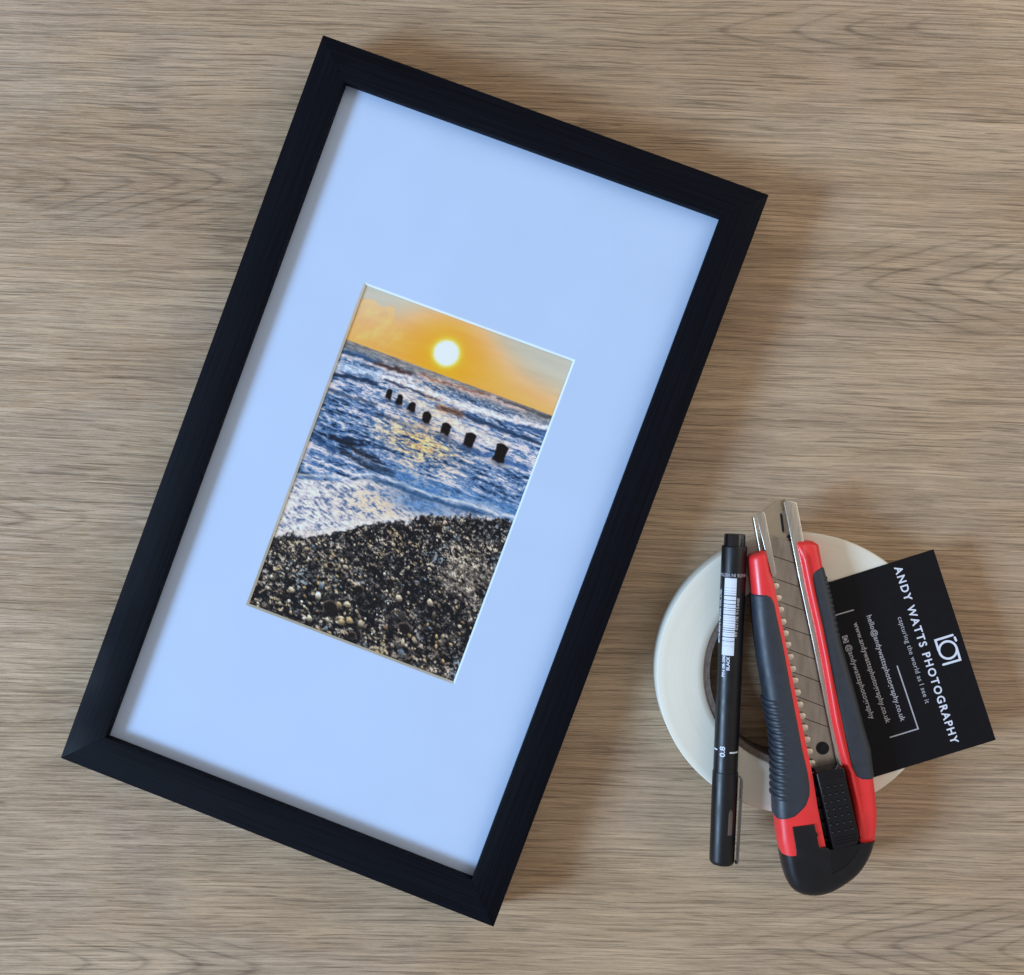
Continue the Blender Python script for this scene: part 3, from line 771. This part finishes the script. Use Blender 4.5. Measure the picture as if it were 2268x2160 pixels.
# bar code: white ground, the dark bars are gaps in it
bc = [(18.39,-2.42), (50.62,-2.40)]
S0, S1 = bc[0][0], bc[1][0]
A0, A1 = -4.55, 0.62
gaps = []
Lb = S1-S0
for f0, f1 in ((.262,.27),(.300,.306),(.330,.337),(.352,.355),(.398,.410)): pass
zbpos = lambda q: 385+q     # zoomed row of the pattern
rows = [(650,655),(735,741),(790,797),(858,882),(985,1003),(1092,1112),(1160,1164),(1203,1220),(1272,1284),(1330,1335),(1385,1408),
        (1460,1465),(1500,1504),(1560,1569),(1625,1632),(1700,1706),(1756,1772),(1816,1834),(1876,1890),(1945,1951),(2006,2030),(2085,2090),(2120,2135),(2165,2170),(2245,2250),(2280,2284)]
rows = [((a-385)/(2521-385), (b_-385)/(2521-385)) for a, b_ in rows]
mb = MB(); prev = 0.0
for a, b_ in rows + [(1.0, 1.0)]:
    band(mb, S0+prev*Lb, S0+a*Lb, A0, A1); prev = b_
mb.build('barcode', M['ink'], barrel)
mb = MB()
sd = [(91.24,-0.04)][0][0]
band(mb, sd-0.32, sd+0.32, 0.55, 4.9); band(mb, sd-0.9, sd-0.3, -7.4, -5.0)
mb.build('size_dash', M['ink'], barrel)
# clip on the right of the cap
mb = MB()
sec = lambda s, x, h: [(x*PK-0.35, -s*PK, PZ+1.2-h), (x*PK+0.35, -s*PK, PZ+1.2-h), (x*PK+0.35, -s*PK, PZ+1.2+h), (x*PK-0.35, -s*PK, PZ+1.2+h)]
mb.loft([sec(101.0, 5.5, 1.3), sec(101.5, 6.35, 1.5), sec(103, 6.65, 1.7), sec(110, 6.55, 1.8), sec(125, 6.35, 1.9), sec(136.4, 6.1, 1.9), sec(137.2, 5.6, 1.7)])
mb.build('clip', M['clip'], cap, autosmooth=30)
mb = MB()
s0_, s1_ = [(114.87,0.68), (125.77,0.82)]
V = []; F = []
ns = 10
for i in range(ns+1):
    t = i/ns; s = s0_[0]+(s1_[0]-s0_[0])*t
    wd = 0.95*min(1, (t/0.18)**0.5 if t < 0.18 else 1)
    for k in range(5):
        x = 2.05-0.1*t+wd*(k/2-1)*0.95; V.append((x, -s, PZ+math.sqrt(5.46**2-x*x)-0.05*t))
for i in range(ns):
    for k in range(4): F.append((i*5+k, i*5+k+1, i*5+k+6, i*5+k+5))
mb.add(V, F); mb.build('cap_slot', M['slot'], cap, smooth=True)

# ------------------------------------------------------------------ utility knife
KZ = 16.62                     # rests on the tape and the edge of the card
KB = [(107.21,-95.19)][0]
knife = thing('utility_knife', 'red and slate snap off utility knife with black slider lying across the tape roll', 'utility knife', (KB[0], KB[1], KZ))
KOFF = (KB[0], KB[1], KZ)
def K(mb, name, mat, parent=None, **kw): 
    return mb.build(name, mat, parent or knife, off=KOFF, **kw)
def curve(pts):
    P = sorted(pts, key=lambda p: p[1]); ys = [p[1] for p in P]; xs = [p[0] for p in P]
    return lambda y: float(np.interp(y, ys, xs))
L_out = curve([(85.32,-31.52), (82.53,-32.42), (81.13,-33.31), (80.62,-34.44), (81.15,-40.89), (81.97,-48.95), (82.59,-57.01), (83.41,-65.08), (84.22,-71.16), (85.04,-77.21), (86.45,-85.27), (87.67,-93.34), (89.49,-102.61), (90.71,-109.07), (91.13,-115.53), (91.35,-125.63), (91.38,-133.73), (91.59,-140.20), (92.20,-145.37), (92.82,-151.43), (94.03,-156.96)])
L_in = curve([(86.50,-30.44), (88.29,-39.59), (90.08,-44.36), (91.88,-53.51), (93.87,-63.45), (95.67,-73.04), (97.87,-84.18), (99.86,-94.13), (102.26,-105.27), (104.26,-115.22), (105.45,-120.80), (106.45,-126.29), (108.06,-136.65), (109.66,-144.62), (111.45,-152.98), (111.65,-154.85)])
LG = [(81.15,-50.97), (83.20,-49.97), (86.74,-48.95), (88.71,-49.94), (89.90,-52.32), (91.10,-58.29), (92.70,-65.45), (94.29,-73.44), (96.69,-86.58), (99.09,-99.32), (101.49,-112.06), (103.89,-122.41), (104.69,-127.99), (104.70,-131.59), (103.14,-136.00), (100.78,-138.43), (98.62,-140.46), (95.08,-141.63), (92.32,-142.19), (90.82,-142.29)]
R_in = curve([(100.56,-27.20), (99.98,-28.08), (101.69,-36.44), (104.09,-48.38), (107.28,-62.32), (110.08,-76.26), (114.50,-101.72), (117.69,-115.26), (119.20,-120.44), (120.39,-122.42), (123.26,-135.57), (125.67,-149.12), (126.07,-150.99)])
R_out = curve([(107.18,-27.11), (109.17,-28.31), (110.78,-36.75), (111.79,-40.76), (114.40,-50.80), (117.02,-64.05), (118.63,-70.48), (118.60,-70.55), (123.82,-88.82), (127.99,-104.48), (130.60,-113.34), (131.49,-121.42), (132.10,-126.65), (132.92,-132.69), (133.46,-138.72), (133.37,-145.98), (132.71,-150.43), (132.60,-152.32)])
RG = [(109.96,-37.60), (107.60,-39.00), (106.23,-40.40), (106.24,-42.40), (108.04,-52.35), (111.23,-66.28), (113.63,-79.03), (118.43,-101.68), (120.43,-111.63), (122.02,-118.80), (122.82,-121.59), (124.40,-124.17), (126.76,-125.41), (129.11,-124.90), (130.37,-123.89)]
def yline(*p): return p[1]
YL0, YL1 = L_pts = ([(85.32,-31.00)][0][1], [(94.03,-156.96)][0][1])
YR0, YR1 = ([(105.00,-27.04)][0][1], [(130.02,-151.76)][0][1])
ZT, ZB = 30.0, KZ
def left_profile(y, n=14):
    """(x, z) from low on the outer wall, over the rounded shoulder, to the inner edge"""
    xl, xr = L_out(y), L_in(y); w = xr-xl; r = min(4.6, max(0.4, w*0.62))
    zt = ZT - 2.2*max(0, 1-(YL0-y)/2.4)**2
    P = [(xl+1.2, ZB), (xl+0.3, ZB+1.0), (xl, ZB+2.6), (xl, zt-r-0.5)]
    for k in range(1, n+1):
        t = k/n*math.pi/2; P.append((xl+r-r*math.cos(t), zt-r+r*math.sin(t)))
    m = 5
    for k in range(1, m+1): P.append((xl+r+(w-r)*k/m, zt-0.9*(k/m)**3))
    return P
def right_profile(y, n=10):
    xl, xr = R_in(y), R_out(y); w = xr-xl; r = min(3.2, w*0.45)
    zt = 27.6 - 1.6*max(0, 1-(YR0-y)/1.8)**2
    P = [(xr-1.2, ZB), (xr-0.3, ZB+1.0), (xr, ZB+2.6), (xr, zt-r-0.4)]
    for k in range(1, n+1):
        t = k/n*math.pi/2; P.append((xr-r+r*math.cos(t), zt-r+r*math.sin(t)))
    x1 = xl+min(3.2, w*0.42)
    x0 = xr-r
    for k in range(1, 4): P.append((x0+(x1-x0)*k/3, zt))
    hr = 1.5*min(1, max(0.0, (YR0-y-1.2)/6))*min(1, max(0.15, (y-YR1)/22))
    for k in range(1, 9):
        t = k/8; P.append((x1+(xl+0.35-x1)*t, zt+hr*math.sin(math.pi*min(1, t*1.02))**1.0))
    P.append((xl, zt-0.6))
    return P
def dense(a, b, n, ends=1.6):
    return [a+(b-a)*k/n for k in range(n+1)]
def handle(profile, y0, y1, name):
    mb = MB(); secs = []
    ys = [y0, y0-0.25, y0-0.6, y0-1.0, y0-1.6, y0-2.4, y0-3.4] + dense(y0-4.6, y1, 90)
    for y in ys:
        P = profile(y); xin = P[-1][0]
        secs.append([(x, y, z) for x, z in P] + [(xin, y, ZB)])
    mb.loft(secs)
    return K(mb, name, M['red'], autosmooth=42)
lrail = handle(left_profile, YL0, YL1, 'red_body_side')
rrail = handle(right_profile, YR0, YR1, 'red_body_side')

def cut_profile(P, xlim, sgn, n):
    """polyline up to x = xlim (sgn +1: outer side is left), resampled"""
    Q = [P[1]]
    for p, q in zip(P[1:-1], P[2:]):
        if sgn*(q[0]-xlim) > 0 and abs(q[0]-p[0]) > 1e-6:
            if sgn*(p[0]-xlim) < 0:
                t = (xlim-p[0])/(q[0]-p[0]); Q.append((xlim, p[1]+t*(q[1]-p[1])))
            break
        Q.append(q)
    Q = np.array(Q)
    if len(Q) < 2: Q = np.array([P[1], P[2]])
    seg = np.hypot(*np.diff(Q, axis=0).T); s = np.concatenate([[0], np.cumsum(seg)])
    t = np.linspace(0, s[-1], n)
    R_ = np.stack([np.interp(t, s, Q[:, 0]), np.interp(t, s, Q[:, 1])], 1)
    T = np.gradient(R_, axis=0); T /= (np.linalg.norm(T, axis=1)[:, None]+1e-9)
    nrm = np.stack([-T[:, 1], T[:, 0]], 1)*sgn
    return R_, nrm
def grip(profile, bound, sgn, name, parent, thick=0.38):
    """rubber inlay: between the outer wall and a boundary line drawn on top of the body"""
    B = np.array(bound); ys = B[:, 1]
    ytop, ybot = ys.max(), ys.min()
    # boundary as x(y): take the innermost crossing at each height
    def bx(y):
        best = None
        for p, q in zip(B[:-1], B[1:]):
            if (p[1]-y)*(q[1]-y) <= 0 and abs(p[1]-q[1]) > 1e-9:
                x = p[0]+(q[0]-p[0])*(y-p[1])/(q[1]-p[1])
                if best is None or sgn*(x-best) > 0: best = x
        return best if best is not None else (B[0][0] if y > (ytop+ybot)/2 else B[-1][0])
    n = 30; mb = MB(); secs = []
    yy = [ytop-e for e in (0.02, 0.12, 0.3, 0.6, 1.0, 1.6, 2.4, 3.4)] + dense(ytop-4.6, ybot+4.2, 96) + [ybot+e for e in (3.4, 2.8, 2.2, 1.7, 1.25, 0.85, 0.5, 0.25, 0.1, 0.02)]
    for y in yy:
        R_, nr = cut_profile(profile(y), bx(y), sgn, n)
        e = min(1.0, max(0.15, min(ytop-y, y-ybot)/0.5))
        off = np.full(n, thick*e); off[-1] = 0.04; off[-2] = thick*0.75*e
        O = R_+nr*off[:, None]; I = R_-nr*0.3
        secs.append([(float(a), y, float(b_)) for a, b_ in O] + [(float(a), y, float(b_)) for a, b_ in I[::-1]])
    mb.loft(secs)
    return K(mb, name, M['grip'], parent, autosmooth=50)
lgrip = grip(left_profile, LG, 1, 'rubber_grip', None)
rgrip = grip(right_profile, RG, -1, 'rubber_grip', None)
def rib(profile, y, xlim, sgn, parent, hw=1.15, ht=0.85, base=0.30):
    n = 20; mb = MB(); secs = []
    R_, nr = cut_profile(profile(y), xlim, sgn, n)
    for i in range(n):
        e = min(1, (n-1-i)/2.5)
        p, q = R_[i], nr[i]
        sec = []
        for dy, h in ((-hw, -0.1), (-hw*0.8, 0.6), (-hw*0.45, 0.9), (0, 1.0), (hw*0.45, 0.9), (hw*0.8, 0.6), (hw, -0.1)):
            o = p + q*(base+ht*h*max(e, 0.05) if h > 0 else 0.0)
            sec.append((float(o[0]), y+dy, float(o[1])))
        secs.append(sec)
    mb.loft(secs)
    return K(mb, 'rib', M['grip'], parent, autosmooth=60)
ribs = [(92.30,-93.60), (93.10,-96.47), (93.74,-99.26), (94.37,-101.84), (94.89,-104.55), (95.30,-107.34), (95.58,-110.14), (95.75,-113.13), (95.79,-116.20), (95.80,-119.12), (95.81,-121.79), (95.82,-124.51), (95.83,-127.39), (95.84,-130.31), (95.84,-133.22)]
for x, y in ribs: rib(left_profile, y, x, 1, lgrip)
for x, y in [(109.76,-42.28), (110.24,-44.08), (110.71,-45.87), (111.19,-47.66), (111.67,-49.58), (112.15,-51.45), (112.71,-53.85), (113.23,-56.24), (113.75,-58.63), (114.23,-61.03), (114.75,-63.42), (115.23,-65.81)]:
    rib(right_profile, y, x+0.2, -1, rgrip, 0.75, 0.45)

# bed of the body between the two sides
mb = MB()
ya, yb_ = YL0-1, YL1
secs = []
for y in dense(ya, yb_, 40): secs.append([(L_in(y)-1.5, y, 17.2), (R_in(y)+1.5, y, 17.2), (R_in(y)+1.5, y, 21.6), (L_in(y)-1.5, y, 21.6)])
mb.loft(secs); K(mb, 'body_bed', M['black'])

# steel channel: floor with a slanted nose, two folded lips
mb = MB()
mb.slab([(85.15,-15.61), (91.22,-10.75), (95.53,-9.45), (96.49,-9.29), (97.46,-14.62), (101.09,-27.26), (118.15,-120.94), (107.18,-122.70), (86.11,-30.94)], 21.7, 22.3, 0.15, 2)
floor = K(mb, 'steel_channel', M['tip'])
mb = MB()
mb.slab([(94.11,-15.76), (94.67,-14.95), (95.86,-14.30), (97.80,-22.70), (97.81,-24.47), (95.17,-23.51), (94.77,-22.38)], 22.31, 22.34)
K(mb, 'nose_hole', M['backing'], floor)
mb = MB()
mb.slab([(93.79,-15.92), (94.11,-15.35), (94.83,-16.08), (95.65,-22.86), (95.25,-23.75), (94.69,-22.87)], 22.34, 22.37)
K(mb, 'hole_edge', M['black'], floor)
mb = MB()
mb.slab([(83.33,-16.44), (84.28,-15.40), (85.47,-14.60), (86.42,-14.67), (86.98,-15.47), (91.85,-40.29), (91.18,-42.10), (89.79,-41.50)], 25.0, 25.6, 0.25, 3)
lp = K(mb, 'folded_lip', M['steel'], floor, autosmooth=40)
mb = MB()
w0, w1 = [(82.29,-17.12), (84.96,-30.94)]
dirw = np.array(w1)-np.array(w0); dirw /= np.linalg.norm(dirw); pw = np.array([-dirw[1], dirw[0]])
secs = []
for k in range(9):
    p = np.array(w0)+(np.array(w1)-np.array(w0))*k/8
    secs.append([(p[0]+0.55*math.cos(t)*pw[0]*-1, p[1]+0.55*math.cos(t)*pw[1]*-1, 23.8+1.6*math.sin(t)) for t in np.linspace(0, 2*math.pi, 13)[:-1]])
mb.loft(secs); K(mb, 'channel_wall', M['steel'], floor, autosmooth=60)
mb = MB()
mb.slab([(94.70,-10.81), (95.41,-9.85), (96.44,-9.93), (100.00,-10.89), (102.82,-25.37), (104.60,-40.62), (119.69,-120.45), (117.04,-119.96), (106.67,-68.66), (101.45,-44.64)], 25.1, 25.8, 0.28, 3)
K(mb, 'folded_lip', M['steel'], floor, autosmooth=40)
mb = MB()
mb.slab([(96.65,-25.49), (97.36,-24.36), (98.31,-24.52), (98.56,-26.77)], 22.9, 23.6)
K(mb, 'blade_stop', M['black'], floor)

# snap-off blade: one mesh for each segment, score lines are real gaps
bl_l = curve([(89.21,-23.57), (91.03,-32.84), (90.85,-42.92), (95.50,-65.12), (105.44,-122.32)])
bl_r = curve([(97.78,-24.76), (101.81,-40.86), (105.23,-56.16), (109.27,-75.08), (118.17,-121.76)])
lines = [(89.41,-24.30), (91.43,-33.44), (91.05,-42.52), (92.67,-52.19), (94.70,-62.67), (97.12,-72.34), (101.14,-82.64), (101.96,-92.53), (106.17,-102.10)]
rises = [(98.18,-27.18), (100.20,-36.44), (101.42,-46.10), (103.45,-55.97), (105.87,-66.43), (107.89,-76.30), (110.30,-85.99), (111.93,-96.27), (113.94,-104.85)]
blade = K((lambda m: (m.slab([(89.89,-25.61), (97.88,-28.01), (117.88,-120.66), (106.93,-122.21)], 22.5, 22.9), m)[1])(MB()), 'blade', M['black'])
yend = [(109.42,-123.08)][0][1]
for k in range(len(lines)):
    xl, yl = lines[k]; xr, yr = rises[k]
    sl = (yr-yl)/(xr-xl)
    def at(x, k=k):
        (xa, ya_), (xb, yb2) = lines[k], rises[k]; return ya_+(yb2-ya_)/(xb-xa)*(x-xa)
    g = 0.13
    xa0 = bl_l(yl)-0.6; xb0 = bl_r(yr)+0.9
    top = [(xa0, at(xa0)-g), (xb0, at(xb0)-g)]
    if k+1 < len(lines):
        xa1 = bl_l(lines[k+1][1])-0.6; xb1 = bl_r(rises[k+1][1])+0.9
        bot = [(xb1, at(xb1, k+1)+g), (xa1, at(xa1, k+1)+g)]
    else:
        bot = [(bl_r(yend)+0.9, yend), (bl_l(yend)-0.6, yend)]
    mb = MB(); mb.slab(top+bot, 22.95, 23.45, 0.04, 1)
    K(mb, 'blade_segment', M['blade'], blade)
mb = MB()
hc, he = [(111.48,-113.65), (114.18,-113.62)]
hr = he[0]-hc[0]
def disc(mb, cx, cy, r, z0, z1, n=32): mb.slab([(cx+r*math.cos(2*math.pi*k/n), cy+r*math.sin(2*math.pi*k/n)) for k in range(n)], z0, z1, 0.1, 2)
disc(mb, hc[0], hc[1], hr, 23.46, 23.9); disc(mb, hc[0]-0.05, hc[1]+0.05, hr*0.62, 23.9, 24.15)
K(mb, 'blade_pin', M['slider'], blade)

# ratchet teeth along the left edge of the channel
teeth = [(91.54,-45.74), (92.54,-50.68), (93.55,-55.57), (94.56,-60.59), (95.56,-65.40), (96.57,-70.22), (97.58,-75.27), (98.58,-80.29), (99.59,-85.10), (100.60,-90.12), (101.60,-95.14), (102.61,-99.95), (103.62,-104.77), (104.62,-109.79), (105.63,-114.81), (106.64,-119.63)]
for x, y in teeth:
    mb = MB(); r = 1.28
    poly = [(x+r*math.cos(t)+0.2, y+r*math.sin(t)) for t in np.linspace(-math.pi/2-0.1, math.pi/2+0.1, 13)]
    poly += [(x-2.4, y+r), (x-2.4, y-r)]
    mb.slab(poly, 24.7, 25.3, 0.2, 2)
    K(mb, 'ratchet_tooth', M['tooth'], floor, autosmooth=40)

# slider with its dots and ridges
mb = MB()
mb.slab([(107.20,-122.71), (107.51,-121.79), (117.66,-119.60), (118.37,-119.99), (119.64,-126.32), (122.41,-138.58), (124.47,-147.68), (124.10,-150.67), (123.43,-151.19), (114.85,-153.32), (113.95,-153.09), (112.47,-145.48), (109.89,-133.99)], 22.6, 31.2, 0.5, 3)
slider = K(mb, 'slider', M['slider'], autosmooth=40)
mb = MB()
rows_ = ([(109.43,-128.18), (117.32,-126.69)], [(113.79,-146.39), (121.79,-144.68)])
for r_ in range(7):
    for c_ in range(4):
        p = np.array(rows_[0][0])*(1-r_/6)+np.array(rows_[1][0])*r_/6; q = np.array(rows_[0][1])*(1-r_/6)+np.array(rows_[1][1])*r_/6
        cx_, cy_ = p+(q-p)*c_/3
        n = 10; rad = 0.74; secs = []
        for t in (0, 0.35, 0.7, 1.05, 1.4):
            secs.append([(cx_+rad*math.cos(t)*math.cos(2*math.pi*k/n), cy_+rad*math.cos(t)*math.sin(2*math.pi*k/n), 31.15+0.75*math.sin(t)) for k in range(n)])
        mb.loft(secs)
d_ = K(mb, 'grip_dots', M['slider'], slider, smooth=True); d_['kind'] = 'stuff'
for (p0, p1) in ([(108.83,-122.63), (117.81,-120.65)], [(109.10,-123.82), (118.08,-121.84)], [(109.42,-125.00), (118.40,-123.10)], [(114.50,-149.16), (123.48,-147.15)], [(114.74,-150.34), (123.64,-148.34)], [(114.98,-151.53), (123.64,-149.53)]):
    mb = MB(); stroke_mesh(mb, [p0, p1], 0.55, 31.1, 31.42); K(mb, 'ridge', M['slider'], slider)
# open slot with notches between the left side and the slider
mb = MB(); mb.slab([(106.16,-121.93), (111.60,-122.27), (114.48,-154.18), (112.30,-154.41)], 22.4, 23.6); K(mb, 'slot_floor', M['black'])
for x, y in [(108.04,-125.66), (108.65,-130.28), (109.65,-134.70), (110.58,-139.72), (111.79,-145.35), (113.28,-152.18)]:
    mb = MB(); mb.slab([(x-1.4, y-1.2), (x+1.0, y-1.0), (x+1.6, y), (x+1.0, y+1.2), (x-1.4, y+1.2)], 23.6, 25.0, 0.25, 2)
    K(mb, 'slot_notch', M['slider'], autosmooth=30)
mb = MB(); stroke_mesh(mb, [(106.59,-123.52), (108.26,-123.50)], 0.4, 24.6, 25.1); K(mb, 'spring_tip', M['steel'])

# black end cap
mb = MB()
out_ = [(93.99,-156.96), (94.56,-160.32), (95.05,-162.74), (95.65,-165.36), (96.34,-167.58), (97.06,-169.80), (98.06,-171.40), (99.27,-172.59), (100.86,-173.66), (103.06,-174.43), (105.45,-174.88), (107.85,-174.91), (110.23,-174.63), (112.82,-173.98), (115.40,-172.92), (118.38,-171.25), (121.35,-169.18), (123.41,-167.61), (125.31,-165.88), (127.21,-163.63), (128.86,-160.98), (130.12,-158.62), (131.22,-156.10), (132.01,-153.46), (132.63,-151.03)]
P = [np.array(p) for p in out_]
cen = np.array([(111.37,-156.41)][0])
pr_ = [(1.6, ZB), (0.5, ZB+0.8), (0, ZB+2.4), (0, 24.4)]
for k in range(1, 10):
    t = k/9*math.pi/2; pr_.append((5.0*(1-math.cos(t)), 24.4+5.8*math.sin(t)))
nrm = []
for i in range(len(P)):
    d = P[min(i+1, len(P)-1)]-P[max(i-1, 0)]; d /= np.linalg.norm(d); q = np.array([-d[1], d[0]])
    if q@(cen-P[i]) < 0: q = -q
    nrm.append(q)
nrm[0] = np.array([1.0, 0.0]); nrm[-1] = np.array([-1.0, 0.05])
secs = []
for d_in, z in pr_:
    secs.append([(float(p[0]+q[0]*d_in), float(p[1]+q[1]*d_in), z) for p, q in zip(P, nrm)])
mb.loft(secs)
mb.slab([(99.22,-155.00), (97.62,-144.69), (106.57,-143.52), (107.25,-146.62), (108.15,-147.68), (107.69,-148.93), (108.72,-153.30), (111.47,-152.94), (113.35,-154.18), (112.98,-158.57), (99.23,-158.79)], 28.2, 30.34, 0.18, 2)
ecap = K(mb, 'end_cap', M['black'], autosmooth=45)
mb = MB()
mb.slab([(112.06,-154.91), (114.22,-153.96), (123.81,-151.94), (125.10,-151.40), (124.60,-154.11), (123.05,-156.93), (120.51,-159.76), (117.38,-162.20), (113.66,-164.26)], 29.0, 30.28, 0.05, 1)
K(mb, 'cap_panel', M['slider'], ecap)
mb = MB(); stroke_mesh(mb, [(125.04,-151.33), (124.54,-154.04), (122.99,-156.85), (120.45,-159.68), (117.33,-162.13), (113.81,-164.10)], 0.45, 29.5, 30.5); K(mb, 'panel_rim', M['black'], ecap)
